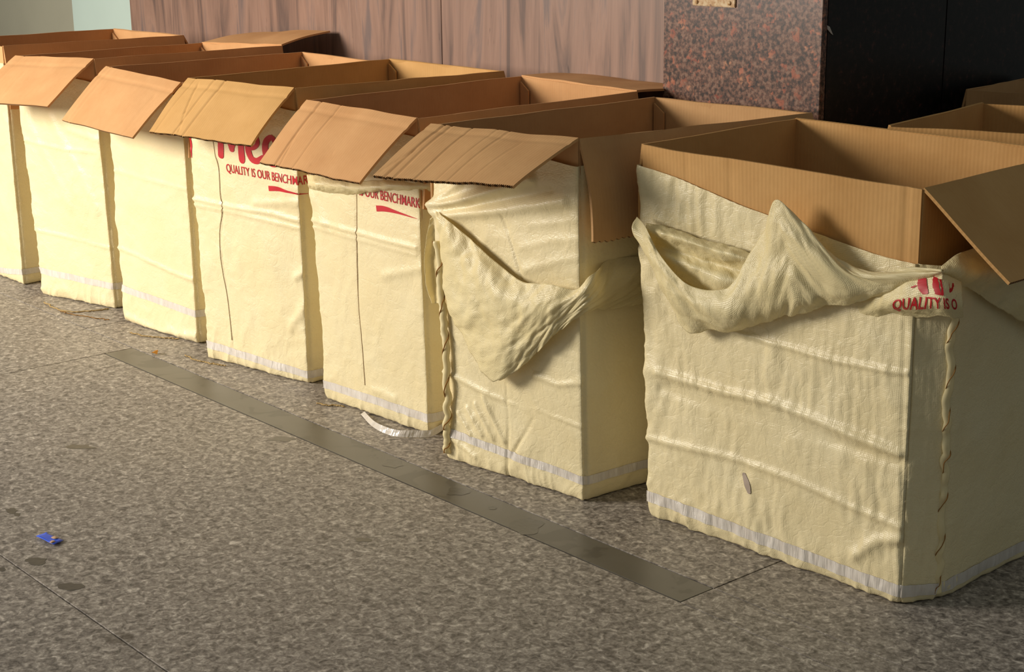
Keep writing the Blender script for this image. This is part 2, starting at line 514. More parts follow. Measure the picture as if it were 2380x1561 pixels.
# ------------------------------------------------------------------ cardboard
def panel(name, P00, P10, P01, P11, mat, parent, th=0.006, nx=14, ny=8, side=1, warp=0.003, seed=0.0, creases=(), serr=0.0, wave=0.002, bend=0.0, corr=False):
    """sheet of corrugated board; s runs P00->P10 (along the hinge), t runs P00->P01"""
    P00, P10, P01, P11 = [np.asarray(p, float) for p in (P00, P10, P01, P11)]
    W = np.linalg.norm(P10 - P00); L = np.linalg.norm(P01 - P00)
    s = np.linspace(0, 1, nx)[None, :]; t = np.linspace(0, 1, ny)[:, None]
    s, t = np.broadcast_arrays(s, t)
    n = np.cross(P10 - P00, P01 - P00); n /= np.linalg.norm(n); n *= side
    P = (P00 + (P10 - P00) * s[..., None]) * (1 - t[..., None]) + (P01 + (P11 - P01) * s[..., None]) * t[..., None]
    tv = ((P01 - P00) + (P11 - P10)) / 2; tv = tv / np.linalg.norm(tv)
    off = warp * pn(s * W * 4 + seed, t * L * 4 + seed * 1.7) * np.sqrt(np.clip(t, 0, 1)) + bend * np.sin(np.pi * t) + 0.4 * warp * pn(s * W * 9 + seed, t * L * 7)
    slide = wave * pn(s * W * 6 + seed, 0.5 + seed) * (1 - t)
    if serr:
        slide = slide + np.where(t > 0.999, serr * ((np.arange(nx) % 2)[None, :] - 0.5) + 0.002 * pn(s * W * 22 + seed, 0.3), 0)
    P = P + n * off[..., None] + tv * slide[..., None]
    d = np.zeros_like(s)
    for (s0, t0, s1, t1, dep, wid) in creases:
        ax, ay, bx, by = s0 * W, t0 * L, s1 * W, t1 * L
        X, Y = s * W, t * L
        q = np.clip(((X - ax) * (bx - ax) + (Y - ay) * (by - ay)) / ((bx - ax) ** 2 + (by - ay) ** 2 + 1e-12), 0, 1)
        dd = np.hypot(X - ax - q * (bx - ax), Y - ay - q * (by - ay))
        d = d - dep * np.exp(-(dd / wid) ** 2)
    Fp = P + n * (th / 2 + d)[..., None]; Bp = P + n * (-th / 2 + d * 0.6)[..., None]
    uv = np.stack([s * W + seed, t * L + seed], -1).reshape(-1, 2)
    V = [Fp.reshape(-1, 3), Bp.reshape(-1, 3)]; UV = [uv, uv]
    fl = side < 0
    F = grid_faces(nx, ny, 0, flip=fl) + grid_faces(nx, ny, nx * ny, flip=not fl)
    mi = [0] * len(F); sm = [True] * len(F)
    ring = [j for j in range(nx)] + [j * nx + nx - 1 for j in range(1, ny)] + [(ny - 1) * nx + j for j in range(nx - 2, -1, -1)] + [j * nx for j in range(ny - 2, 0, -1)]
    base = 2 * nx * ny; k = len(ring)
    fr_, br_ = Fp.reshape(-1, 3)[ring], Bp.reshape(-1, 3)[ring]
    V += [fr_, br_]
    run = np.concatenate([[0], np.cumsum(np.linalg.norm(np.diff(fr_, axis=0), axis=1))])
    UV += [np.stack([run, np.zeros(k)], 1), np.stack([run, np.full(k, th)], 1)]
    for i in range(k):
        j = (i + 1) % k
        F.append((base + i, base + k + i, base + k + j, base + j) if not fl else (base + i, base + j, base + k + j, base + k + i))
        on_free = ring[i] >= (ny - 1) * nx and ring[j] >= (ny - 1) * nx
        mi.append(1 if (corr and on_free) else 0); sm.append(False)
    return mesh_obj(name, np.concatenate(V), F, [mat, EDGE], parent, np.concatenate(UV), mi, sm)


A3 = lambda *p: np.array(p, float)


def carton(label, TFL, TFR, TBL, TBR, bot, tone, seed, wall_tone=None, front=None, right=None, left=None, back=None, creases=(), serr=0.0, tab=True, group=None,
           front_rim=None, rbend=0.012):
    """bot: FL FR BR BL on the floor (x, y). flap args: the two free corners (world) or None"""
    o = empty('cardboard_carton', label, 'carton', group=group)
    k = KRAFT[tone]; kw = KRAFT[wall_tone or tone]
    TFL, TFR, TBL, TBR = [A3(*p) for p in (TFL, TFR, TBL, TBR)]
    zb = 0.014
    BFL, BFR, BBR, BBL = [A3(b[0], b[1], zb) for b in bot]
    vc = [(x, 0.0, x + 0.01, 1.0, 0.0012, 0.003) for x in (0.3, 0.62)]
    panel('front_panel', TFL, TFR, BFL, BFR, kw, o, seed=seed + 1, nx=90, ny=22, side=-1, warp=0.002, creases=vc if front_rim is None else front_rim, wave=0.004)
    panel('back_panel', TBR, TBL, BBR, BBL, kw, o, seed=seed + 2, nx=70, ny=20, side=1, warp=0.004, creases=vc, wave=0.003)
    panel('side_panel', TBL, TFL, BBL, BFL, kw, o, seed=seed + 3, nx=50, ny=18, side=1, warp=0.002, wave=0.004)
    panel('side_panel', TFR, TBR, BFR, BBR, kw, o, seed=seed + 4, nx=50, ny=18, side=1, warp=0.002, wave=0.004)
    panel('bottom_panel', BFL, BFR, BBL, BBR, kw, o, seed=seed + 5, nx=6, ny=6, warp=0.0)
    up = A3(0, 0, 0.0015)
    if front is not None:
        nx = 150 if serr else 60
        panel('flap', TFL + up, TFR + up, front[0], front[1], k, o, seed=seed + 6, nx=nx, ny=34, side=-1, warp=0.006, creases=creases, serr=serr, bend=0.004, corr=True)
    if right is not None:
        panel('flap', TFR + up, TBR + up, right[0], right[1], k, o, seed=seed + 7, nx=90, ny=14, side=-1, warp=0.004, serr=serr, bend=rbend, corr=True,
              creases=[(0.22, 0, 0.23, 1, 0.0015, 0.003), (0.6, 0, 0.6, 1, 0.0015, 0.003)])
    if left is not None:
        panel('flap', TBL + up, TFL + up, left[0], left[1], k, o, seed=seed + 8, nx=20, ny=10, side=-1, warp=0.003, bend=0.004, corr=True)
    if back is not None:
        panel('flap', TBR + up, TBL + up, back[0], back[1], k, o, seed=seed + 9, nx=40, ny=14, side=-1, warp=0.006, bend=0.003, corr=True)
    if tab:
        dx = (TBR - TBL) / np.linalg.norm(TBR - TBL); dy = (TFL - TBL) / np.linalg.norm(TFL - TBL)
        a = TBL + dx * 0.008 + dy * 0.009; b = a + dx * 0.034
        panel('glue_tab', a - A3(0, 0, 0.012), b - A3(0, 0, 0.035), a - A3(0, 0, 0.6), b - A3(0, 0, 0.6), k, o, th=0.005, seed=seed + 10, nx=6, ny=12, side=-1, warp=0.001)
    return o


CORN = {
    'A': dict(TFL=(-2.329, 2.351, 0.802), TFR=(-1.656, 2.372, 0.792), TBL=(-2.352, 2.866, 0.804), TBR=(-1.668, 2.896, 0.799), bot=(-2.328, 2.352, .041, .681, .517)),
    'B': dict(TFL=(-2.92, 2.261, 0.793), TFR=(-2.423, 2.259, 0.812), TBL=(-2.916, 2.986, 0.793), TBR=(-2.409, 2.99, 0.799), bot=(-2.919, 2.265, -.007, .5, .725)),
    'C': dict(TFL=(-3.507, 2.312, 0.795), TFR=(-3.028, 2.303, 0.794), TBL=(-3.492, 3.032, 0.801), TBR=(-3.015, 3.019, 0.797), bot=(-3.506, 2.314, -.018, .48, .716)),
    'D': dict(TFL=(-4.085, 2.297, 0.809), TFR=(-3.567, 2.315, 0.82), TBL=(-4.107, 3.02, 0.81), TBR=(-3.584, 3.043, 0.808), bot=(-4.084, 2.3, .029, .518, .724)),
    'E': dict(TFL=(-4.643, 2.328, 0.799), TFR=(-4.153, 2.312, 0.79), TBL=(-4.627, 3.04, 0.797), TBR=(-4.136, 3.028, 0.796), bot=(-4.644, 2.325, -.023, .492, .715)),
    'F': dict(TFL=(-5.212, 2.287, 0.799), TFR=(-4.709, 2.319, 0.82), TBL=(-5.238, 3.009, 0.794), TBR=(-4.739, 3.031, 0.813), bot=(-5.209, 2.295, .042, .501, .715)),
    'G': dict(TFL=(-5.838, 2.28, 0.817), TFR=(-5.332, 2.296, 0.825), TBL=(-5.86, 2.979, 0.813), TBR=(-5.351, 2.998, 0.815), bot=(-5.838, 2.28, .029, .506, .703)),
}
BPX = {'B': ((1044, 1063), (1362, 1166)), 'C': ((758, 925), (1002, 1012)), 'D': ((484, 830), (722, 893)), 'E': ((293, 745), (464, 800)), 'F': ((103, 683), (272, 718)), 'G': (None, (60, 662)), 'A': ((1512, 1196), (2100, 1408))}
for key_, c in CORN.items():
    x, y, a, w, d = c['bot']; U = np.array([math.cos(a), math.sin(a)]); V = np.array([-U[1], U[0]]); O = np.array([x, y])
    c['bot'] = [O, O + U * w, O + U * w + V * d, O + V * d]
    for ii, sg in ((0, 1), (1, -1)):
        if BPX[key_][ii] is not None:
            q = on_floor(BPX[key_][ii])[:2] + 0.012 * sg * U + 0.006 * V
            c['bot'][ii] = q
    for q in ('TFL', 'TFR', 'TBL', 'TBR'):
        c[q] = A3(*c[q])


def flap_free(n, c1, c2, f1, f2, L=0.21):
    """free corners of a flap from the pixels of its corners: the flap is a rectangle hinged on c1-c2"""
    a, b = CORN[n][c1], CORN[n][c2]; h = (b - a) / np.linalg.norm(b - a); out = []
    for c, f in ((a, f1), (b, f2)):
        out.append(None if f is None else on_plane(f, c, h))
    if out[0] is None:
        out[0] = out[1] - b + a
    if out[1] is None:
        out[1] = out[0] - a + b
    return out


def hang(n, c1, c2, dx, dy, L=0.215):
    a, b = CORN[n][c1], CORN[n][c2]; z = -math.sqrt(max(L * L - dx * dx - dy * dy, 0.001))
    return [a + A3(dx, dy, z), b + A3(dx, dy, z)]


CG = 'open cartons standing in sacks in the row'
for n, lab, tone, fr, bk, rt, lf, cr, se in [
    ('B', 'open carton with dull brown front flap and hanging right flap, in torn sack', 'grey', ((868, 408), (1195, 438)), None, (0.042, 0.0), (-0.006, 0),
     [(0.10, 0, 0.085, 1, 0.004, 0.004), (0.15, 0, 0.16, 1, 0.003, 0.005), (0.02, 0.9, 0.1, 0.5, 0.002, 0.004), (0.30, 0, 0.31, 1, 0.003, 0.003), (0.48, 0, 0.47, 1, 0.0015, 0.003), (0.56, 0, 0.55, 1, 0.002, 0.003), (0.72, .2, 0.7, 1, 0.0012, 0.003), (0, 0.13, 1, 0.14, 0.0015, 0.005)], 0.004),
    ('C', 'open carton with reddish brown front flap over the sack with the white rolled hem', 'pink', ((604, 378), (838, 428)), (None, (1640, 207)), (0.012, 0), (-0.006, 0),
     [(0.15, 0, 0.17, 1, 0.004, 0.004), (0.17, 0.55, 0.22, 1, 0.002, 0.003), (0.33, 0, 0.36, 1, 0.002, 0.003), (0.0, 0.15, 1, 0.17, 0.002, 0.005), (0.5, 0.9, 0.6, 0.7, 0.0015, 0.004)], 0.0035),
    ('D', 'open carton with golden brown creased flap over the sack with thread and lettering', 'olive', ((347, 307), (585, 340)), None, (0.012, 0), (-0.006, 0),
     [(0.08, 0, 0.06, 1, 0.002, 0.003), (0.27, 0, 0.26, 1, 0.003, 0.004), (0.37, 0, 0.36, 1, 0.0035, 0.004), (0.14, 0.1, 0.22, 0.6, 0.003, 0.003), (0.22, 0.6, 0.3, 0.95, 0.002, 0.003), (0, 0.16, 1, 0.18, 0.002, 0.005)], 0.003),
    ('E', 'open carton with reddish flap, between the golden flap and the leftmost flap', 'pink', ((145, 280), (310, 322)), None, (0.01, 0), (-0.006, 0),
     [(0.05, 0, 0.06, 1, 0.003, 0.004), (0.11, 0, 0.1, 1, 0.003, 0.004), (0.85, 0.3, 0.86, 1, 0.002, 0.004), (0, 0.18, 1, 0.18, 0.002, 0.005)], 0.0),
    ('F', 'open carton whose back flap is folded out against the wood wall', 'pink', (None, (112, 250)), ((590, 76), (767, 72)), (0.01, 0), (-0.006, 0),
     [(0.33, 0.0, 0.34, 1, 0.002, 0.004), (0.12, 0.0, 0.12, 1, 0.002, 0.004), (0, 0.2, 1, 0.19, 0.002, 0.005)], 0.0),
    ('G', 'open carton at the far left end of the row, cut by the photo edge', 'pink', None, None, (0.01, 0), (-0.006, 0), [], 0.0),
]:
    c = CORN[n]
    front = flap_free(n, 'TFL', 'TFR', *fr) if fr else None
    if bk:
        back = flap_free(n, 'TBL', 'TBR', *bk)[::-1]
    else:
        back = hang(n, 'TBL', 'TBR', 0, {'G': 0.09, 'D': 0.05}.get(n, 0.03))[::-1]
    carton(lab, c['TFL'], c['TFR'], c['TBL'], c['TBR'], c['bot'], tone, ord(n) * 1.37, front=front, back=back,
           right=hang(n, 'TFR', 'TBR', *rt), left=hang(n, 'TBL', 'TFL', *lf), creases=cr, serr=se)
c = CORN['A']
fa = on_plane((2345, 660), c['TFR'], A3(-0.041, 1, 0))
carton('large open ridged carton nearest the camera, its right flap sticking out', c['TFL'], c['TFR'], c['TBL'], c['TBR'], c['bot'], 'ridged', 3.3,
       right=[fa, fa + c['TBR'] - c['TFR']], left=hang('A', 'TBL', 'TFL', -0.008, 0, 0.16), back=hang('A', 'TBL', 'TBR', 0, 0.04)[::-1], tab=False, rbend=0.0,
       front_rim=[(0.345, 0, 0.345, 1, 0.003, 0.003), (0.365, 0, 0.365, 1, 0.003, 0.003), (0.18, 0, 0.18, 1, 0.0015, 0.003), (0.955, 0, 0.955, 1, 0.003, 0.003), (0, 0.03, 1, 0.03, 0.002, 0.006)])

# the two cartons behind on the right
Hf, Hb = on_floor((2068, 293), 0.8), on_floor((2285, 240), 0.8)
du = A3(0.945, 0.326, 0); Hr = Hf + du * 0.66; Hbr = Hb + du * 0.66
carton('open carton standing behind the large nearest carton, next to the shaded stone', Hf, Hr, Hb, Hbr, [Hf[:2], Hr[:2], Hbr[:2], Hb[:2]], 'ridged', 11.3, tab=False,
       left=[Hb + A3(-0.05, 0, -0.2), Hf + A3(-0.05, 0.01, -0.2)], right=[Hr + A3(0.05, 0, -0.2), Hbr + A3(0.05, 0, -0.2)])
If, Ib = on_floor((2248, 210), 0.8), on_floor((2400, 180), 0.8)
di = A3(0.96, 0.28, 0); Ir = If + di * 0.6; Ibr = Ib + di * 0.6
carton('farthest open carton at the right edge, mostly hidden behind another carton', If, Ir, Ib, Ibr, [If[:2], Ir[:2], Ibr[:2], Ib[:2]], 'grey', 17.1, tab=False,
       left=[Ib + A3(-0.03, 0, -0.2), If + A3(-0.03, 0, -0.2)])


# ------------------------------------------------------------------ sacks
class Sack:
    def __init__(self, key, label, off=0.009, rad=0.014, ztop=0.755, seed=0.0, creases=(), amp=1.0, vert=0.0, bulge=0.006, bot_over=None, top_over=None, zt_front=None):
        self.c = CORN[key]; self.key = key; c = self.c
        self.o = empty('woven_sack', label, 'sack'); self.seed = seed; self.amp = amp; self.vert = vert; self.bulge = bulge
        bot = [np.array(p, float) for p in c['bot']]; top = [c['TFL'][:2], c['TFR'][:2], c['TBR'][:2], c['TBL'][:2]]
        ztc = 0.8

        def outset(poly, off):
            cen = np.mean(poly, axis=0); res = []
            k = len(poly)
            for i in range(k):
                p, a, b = poly[i], poly[i - 1], poly[(i + 1) % k]
                t1 = (p - a) / np.linalg.norm(p - a); t2 = (b - p) / np.linalg.norm(b - p)
                n1 = np.array([t1[1], -t1[0]]); n2 = np.array([t2[1], -t2[0]])
                bis = n1 + n2; bis /= np.linalg.norm(bis)
                res.append(p + bis * off / max(0.5, bis @ n1))
            return res
        if bot_over:
            bot, top = bot_over(bot, top)
        self.bot, self.top = outset(bot, off), outset(top, off * 0.55)
        self.ne = len(self.bot); self.rad = rad; self.ztc = ztc
        self.len = [np.linalg.norm(self.bot[(i + 1) % self.ne] - self.bot[i]) for i in range(self.ne)]
        self.s0 = np.concatenate([[0], np.cumsum(self.len)])
        self.zt = ztop; self.zt_front = zt_front
        # front plane
        e = self.bot[1] - self.bot[0]; self.fdir = e / np.linalg.norm(e); self.fn = np.array([self.fdir[1], -self.fdir[0], 0])
        self.cre = [([self.fr(p) for p in pl], w, a) for pl, w, a in creases]

    def fr(self, px, n=0.0):
        """photo pixel -> (u, z) on the front face"""
        O = np.array([*self.bot[0], 0]) + self.fn * n
        P = on_plane(px, O, self.fn)
        return np.array([(P[:2] - O[:2]) @ self.fdir, P[2]])

    def fpt(self, px, n=0.0):
        O = np.array([*self.bot[0], 0]) + self.fn * n
        return on_plane(px, O, self.fn)

    def rpt(self, px, n=0.0, edge=1):
        a, b = self.bot[edge], self.bot[(edge + 1) % self.ne]; t = (b - a) / np.linalg.norm(b - a); nn = np.array([t[1], -t[0], 0])
        return on_plane(px, np.array([*a, 0]) + nn * n, nn)

    def disp(self, edge, u, z):
        s = self.s0[edge] + u; sd = self.seed; am = self.amp
        W = self.len[edge]
        k = 1.0 if edge == 0 else 0.45
        d = self.bulge * k * (pn(s * 2.2 + sd, z * 2.0 + sd) + 0.5)
        d = d + am * k * 0.0050 * (crumple(s, z, 3.0, sd) - 0.35)
        d = d + am * k * 0.0016 * (crumple(s, z, 9.0, sd + 4) - 0.35) * np.clip(0.6 + 1.4 * pn(s * 3 + sd, z * 3), 0.1, 1.6)
        d = d + am * k * 0.0028 * facets(s, z, 9.0, sd + 1, 9) + am * k * 0.0015 * facets(s, z, 30.0, sd + 2, 10) * np.clip(0.5 + 2 * pn(s * 4 + sd, z * 4), 0, 1)
        if self.vert:
            d = d + self.vert * (pn(s * 42 + sd + 1.5 * pn(s * 6, z * 5), z * 9) + 0.6 * pn(s * 75 + sd, z * 22)) * np.clip(pn(s * 5 + 2, z * 5 + sd) + 0.8, 0, 1.4)
        if edge in (1, self.ne - 1):
            d = d * np.clip((0.80 - z) / 0.16, 0.05, 1)
        # wrinkles concentrated at the vertical edges and near the floor
        ed = np.exp(-np.minimum(u, W - u) / 0.05)
        d = d + am * k * 0.0035 * ed * crumple(s * 0.6, z, 14.0, sd + 7)
        lo = np.exp(-z / 0.06)
        d = d + 0.008 * lo * crumple(s, z * 0.6, 11.0, sd + 2)
        if edge == 0:
            for pl, w, a in self.cre:
                best = np.full(np.shape(u), 1e9)
                for p, q in zip(pl[:-1], pl[1:]):
                    v = q - p; tt = np.clip(((u - p[0]) * v[0] + (z - p[1]) * v[1]) / (v @ v), 0, 1)
                    best = np.minimum(best, np.hypot(u - p[0] - tt * v[0], z - p[1] - tt * v[1]))
                d = d + a * np.exp(-(best / w) ** 2)
        return np.where(d > 0, d, 0.25 * d).clip(-0.002, 1)

    def at(self, edge, u, z, extra=0.0):
        u = np.asarray(u, float); z = np.asarray(z, float)
        f = np.clip(u / self.len[edge], -0.1, 1.1); h = z / self.ztc
        i, j = edge, (edge + 1) % self.ne
        b = self.bot[i] + (self.bot[j] - self.bot[i]) * f[..., None]; t = self.top[i] + (self.top[j] - self.top[i]) * f[..., None]
        xy = b + (t - b) * h[..., None]
        e = self.bot[j] - self.bot[i]; e = e / np.linalg.norm(e); n = np.array([e[1], -e[0]])
        d = self.disp(edge, u, z) + extra - 0.007 * np.clip(1 - z / 0.03, 0, 1) ** 2
        r = self.rad
        # rounded corners: pull in near both ends
        dd = np.minimum(np.clip(u, 0, None), np.clip(self.len[edge] - u, 0, None))
        x = np.clip(1 - dd / r, 0, 1); rin = r * (1 - np.sqrt(np.clip(1 - x * x, 0, 1))) * 0.42
        cen = np.where((u < self.len[edge] / 2), 1.0, -1.0)
        wgt = np.clip(dd / 0.03, 0, 1)          # at the very corner the offset goes along the bisector
        sgn = np.where(u < self.len[edge] / 2, -1.0, 1.0)
        xy = xy + n * (d - rin)[..., None] + e * (sgn * (1 - wgt) * (d - rin))[..., None]
        return np.concatenate([xy, z[..., None]], -1)

    def ztop(self, edge, u):
        if edge == 0 and self.zt_front is not None:
            xs_ = np.array([p[0] for p in self.zt_front]); zs_ = np.array([p[1] for p in self.zt_front])
            return np.interp(u, xs_, zs_)
        if self.zt_front is not None and edge == 1:
            return np.full(np.shape(u), self.zt_front[-1][1]) 
        if self.zt_front is not None and edge == 2 and self.ne == 5:
            return self.zt_front[-1][1] + (0.7 - self.zt_front[-1][1]) * np.clip(u / self.len[2], 0, 1)
        if self.zt_front is not None:
            return np.full(np.shape(u), 0.0) + (0.7 if edge in (2, 3) and self.ne == 5 else self.zt)
        return self.zt + 0.008 * pn((self.s0[edge] + u) * 9 + self.seed, 0.4)

    def build(self, nv=150):
        P = []; UV = []
        cnt = {0: 150, 1: 60}
        zz = np.linspace(0, 1, nv) ** 1.0
        for e in range(self.ne):
            m = cnt.get(e, 26)
            x = np.linspace(0, 1, m, endpoint=False)
            # denser at the corners
            x = x + 0.06 * np.sin(2 * np.pi * x) * -1 / (2 * np.pi) * 6 * 0.5
            u = x * self.len[e]
            Z = zz[:, None] * self.ztop(e, u)[None, :]
            Uu = np.broadcast_to(u[None, :], Z.shape)
            P.append(self.at(e, Uu, Z)); UV.append(np.stack([Uu + self.s0[e], Z], -1))
        P = np.concatenate(P, 1); UV = np.concatenate(UV, 1); n = P.shape[1]
        P[0, :, 2] = 0.0025
        V = P.reshape(-1, 3); F = grid_faces(n, nv, wrap=True)
        cen = V[:n].mean(0); cen[2] = 0.0025
        V = np.concatenate([V, [cen]]); UVf = np.concatenate([UV.reshape(-1, 2), [[0, 0]]])
        for i in range(n):
            F.append((len(V) - 1, (i + 1) % n, i))
        self.body = mesh_obj('sack_body', V, F, SACK, self.o, UVf); return self.body

    def tape(self, z0, z1, w=0.02, slant=0.0):
        rows = 5; P = []; UV = []
        for e in range(self.ne):
            m = {0: 150, 1: 60}.get(e, 26); u = np.linspace(0, self.len[e], m, endpoint=False)
            f = u / self.len[e]
            zc = z0 + (z1 - z0) * f if e == 0 else np.full(m, z1 if e < self.ne - 1 else z0) if e != self.ne - 2 else z1 + (z0 - z1) * f
            zc = zc + 0.002 * pn((self.s0[e] + u) * 8 + self.seed, 0.1)
            Z = zc[None, :] + np.linspace(-w / 2, w / 2, rows)[:, None]
            Uu = np.broadcast_to(u[None, :], Z.shape)
            P.append(self.at(e, Uu, Z, 0.0016 + 0.0012 * pn((self.s0[e] + Uu) * 70, Z * 30 + self.seed))); UV.append(np.stack([Uu + self.s0[e], Z], -1))
        P = np.concatenate(P, 1); n = P.shape[1]
        return mesh_obj('tape_band', P.reshape(-1, 3), grid_faces(n, rows, wrap=True), TAPE, self.o, np.concatenate(UV, 1).reshape(-1, 2))

    def thread(self, pxs, rad=0.0007):
        q = catmull(np.array([self.fr(p) for p in pxs]), 80)
        P = self.at(0, q[:, 0], q[:, 1], 0.0012)
        return tube('thread', P, rad, THREAD, self.body, n=160, sides=6)


def flat_text_mesh(body, spacing=1.02, bold=0.0):
    cu = bpy.data.curves.new('lettering', 'FONT'); cu.body = body; cu.size = 1.0; cu.space_character = spacing; cu.offset = bold; cu.resolution_u = 3
    tmp = bpy.data.objects.new('lettering_tmp', cu); COL.objects.link(tmp)
    dg = bpy.context.evaluated_depsgraph_get()
    me = bpy.data.meshes.new_from_object(tmp.evaluated_get(dg))
    bpy.data.objects.remove(tmp); bpy.data.curves.remove(cu)
    bm = bmesh.new(); bm.from_mesh(me)
    bmesh.ops.triangulate(bm, faces=bm.faces)
    for _ in range(3):
        ed = [e for e in bm.edges if e.calc_length() > 0.16]
        if ed:
            bmesh.ops.subdivide_edges(bm, edges=ed, cuts=1); bmesh.ops.triangulate(bm, faces=bm.faces)
    V = np.array([v.co[:] for v in bm.verts]); F = [tuple(v.index for v in f.verts) for f in bm.faces]
    bm.free(); bpy.data.meshes.remove(me)
    return V, F


def ribbon2d(pts, widths, n=40):
    P = catmull(np.array(pts, float), n); w = catmull(np.array(widths, float)[:, None], n)[:, 0]
    T = np.gradient(P, axis=0); T /= np.linalg.norm(T, axis=1)[:, None] + 1e-9; N = np.stack([-T[:, 1], T[:, 0]], 1)
    a = P + N * w[:, None] / 2; b = P - N * w[:, None] / 2
    V = np.concatenate([a, P, b]); F = []
    for r in range(2):
        for i in range(n - 1):
            F.append((r * n + i, r * n + i + 1, (r + 1) * n + i + 1, (r + 1) * n + i))
    # round ends
    for ci, dr in ((0, -1), (n - 1, 1)):
        base = len(V); k = 7; ang = np.linspace(-np.pi / 2, np.pi / 2, k)
        arc = P[ci] + (w[ci] / 2) * (np.cos(ang)[:, None] * T[ci] * dr + np.sin(ang)[:, None] * N[ci])
        V = np.concatenate([V, arc, [P[ci]]])
        for i in range(k - 1):
            F.append((base + i, base + i + 1, base + k))
    return V, F


def logo_strokes():
    """brush-script capital M and two round lower-case letters, unit height"""
    S = []
    S.append(([(0.02, 0.02), (0.05, 0.45), (0.14, 0.95)], [0.16, 0.17, 0.14]))
    S.append(([(0.14, 0.95), (0.25, 0.6), (0.36, 0.22)], [0.14, 0.17, 0.15]))
    S.append(([(0.36, 0.22), (0.50, 0.6), (0.60, 0.98)], [0.12, 0.15, 0.14]))
    S.append(([(0.60, 0.98), (0.64, 0.5), (0.66, 0.0)], [0.14, 0.18, 0.18]))
    for x in (0.86, 1.36):
        S.append(([(x + 0.02, 0.30), (x + 0.2, 0.36), (x + 0.3, 0.5), (x + 0.2, 0.66), (x + 0.05, 0.55), (x, 0.3), (x + 0.08, 0.08), (x + 0.25, 0.04), (x + 0.42, 0.16)],
                  [0.09, 0.10, 0.12, 0.13, 0.15, 0.17, 0.16, 0.15, 0.10]))
    return S


def print_on(sack, x0, x1, zb, hgt, body, swoosh=True, logo=True, eval_fn=None, name='lettering', parent=None, bold=0.006):
    parent = parent or sack.body
    """lettering from u=x0 to u=x1 with its baseline at zb, cap height hgt; logo above, swoosh below"""
    def wrap(u, z):
        L0 = sack.len[0]
        return np.where((u <= L0)[:, None], sack.at(0, np.minimum(u, L0), z, 0.0014), sack.at(1, np.maximum(u - L0, 0), z, 0.0014))
    ev = eval_fn or wrap
    V, F = flat_text_mesh(body, 1.02, bold)
    w = V[:, 0].max() - V[:, 0].min(); cap = 0.7
    u = x0 + (V[:, 0] - V[:, 0].min()) / w * (x1 - x0); z = zb + V[:, 1] / cap * hgt
    if callable(zb):
        z = None
    mesh_obj(name, ev(u, z), F, INK, parent)
    if swoosh:
        P, F = ribbon2d([(0.52, 0), (0.62, 0.012), (0.76, 0.006), (0.97, -0.012)], [0.050, 0.044, 0.022, 0.002], 40)
        P = P[:120]; F = [f for f in F if max(f) < 120]
        uu = x0 + P[:, 0] * (x1 - x0); zz = zb - hgt * 1.0 + (P[:, 1]) * (x1 - x0) * 0.9
        mesh_obj('printed_swoosh', ev(uu, zz), F, INK, parent)
    if logo:
        W = (x1 - x0) * 0.42; Vs, Fs = [], []
        for pts, wd in logo_strokes():
            p, f = ribbon2d(pts, wd, 30); b = sum(len(a) for a in Vs); Vs.append(p); Fs += [tuple(i + b for i in q) for q in f]
        p = np.concatenate(Vs)
        mesh_obj('printed_logo', ev(x0 - 0.02 + p[:, 0] * W, zb + hgt * 1.75 + p[:, 1] * W * 0.85), Fs, INK, parent)


def patch(name, grid, parent, nu=90, nv=60, amp=0.004, sc=14, seed=0.0, mat=None, thick=0.0009, edge_noise=0.004, fold=0.0):
    """loose film from a grid of control points (columns of rows), crumpled"""
    G = np.array(grid, float)                       # cols, rows, 3
    G = catmull(G, nu)                              # nu, rows, 3
    G = np.swapaxes(catmull(np.swapaxes(G, 0, 1), nv), 0, 1)   # nu, nv, 3
    du = np.gradient(G, axis=0); dv = np.gradient(G, axis=1)
    N = np.cross(du, dv); N /= np.linalg.norm(N, axis=2)[..., None] + 1e-12
    if (N @ -FW).mean() < 0:
        N = -N
    lu = np.cumsum(np.linalg.norm(du, axis=2), axis=0); lv = np.cumsum(np.linalg.norm(dv, axis=2), axis=1)
    d = amp * 0.8 * facets(lu, lv, sc * 1.6, seed) + amp * 0.35 * facets(lu, lv, sc * 4.0, seed + 3, 10) + amp * 0.5 * (crumple(lu, lv, sc * 0.5, seed) - 0.3)
    if fold:
        d = d + fold * np.sin(lu * 55 + 2 * pn(lu * 8, lv * 6)) * np.linspace(0.2, 1, nv)[None, :]
    Gd = G + N * d[..., None]
    if edge_noise:
        e = edge_noise * (pn(lu[:, -1] * 40 + seed, 0.2) + 0.6 * pn(lu[:, -1] * 110, seed))
        dvn = dv[:, -1] / (np.linalg.norm(dv[:, -1], axis=1)[:, None] + 1e-9)
        for k in range(6):
            Gd[:, nv - 1 - k] += dvn * (e * (1 - k / 6.0))[:, None]
    uv = np.stack([lu, lv], -1).reshape(-1, 2)
    o = mesh_obj(name, Gd.reshape(-1, 3), grid_faces(nv, nu), mat or SACKF, parent, uv)
    m = o.modifiers.new('thickness', 'SOLIDIFY'); m.thickness = thick; m.offset = 0
    return o, Gd


# --- sack A, nearest
def over_A(bot, top):
    seam_b = on_floor((2172, 1392))[:2]; seam_t = top[1] + np.array([0.055, 0.02])
    off = np.array([0.0, 0.0])
    b = [bot[0], bot[1], seam_b + off, bot[2] + np.array([0.03, 0.02]), bot[3]]
    t = [top[0], top[1], seam_t, top[2] + np.array([0.03, 0.0]), top[3]]
    return b, t


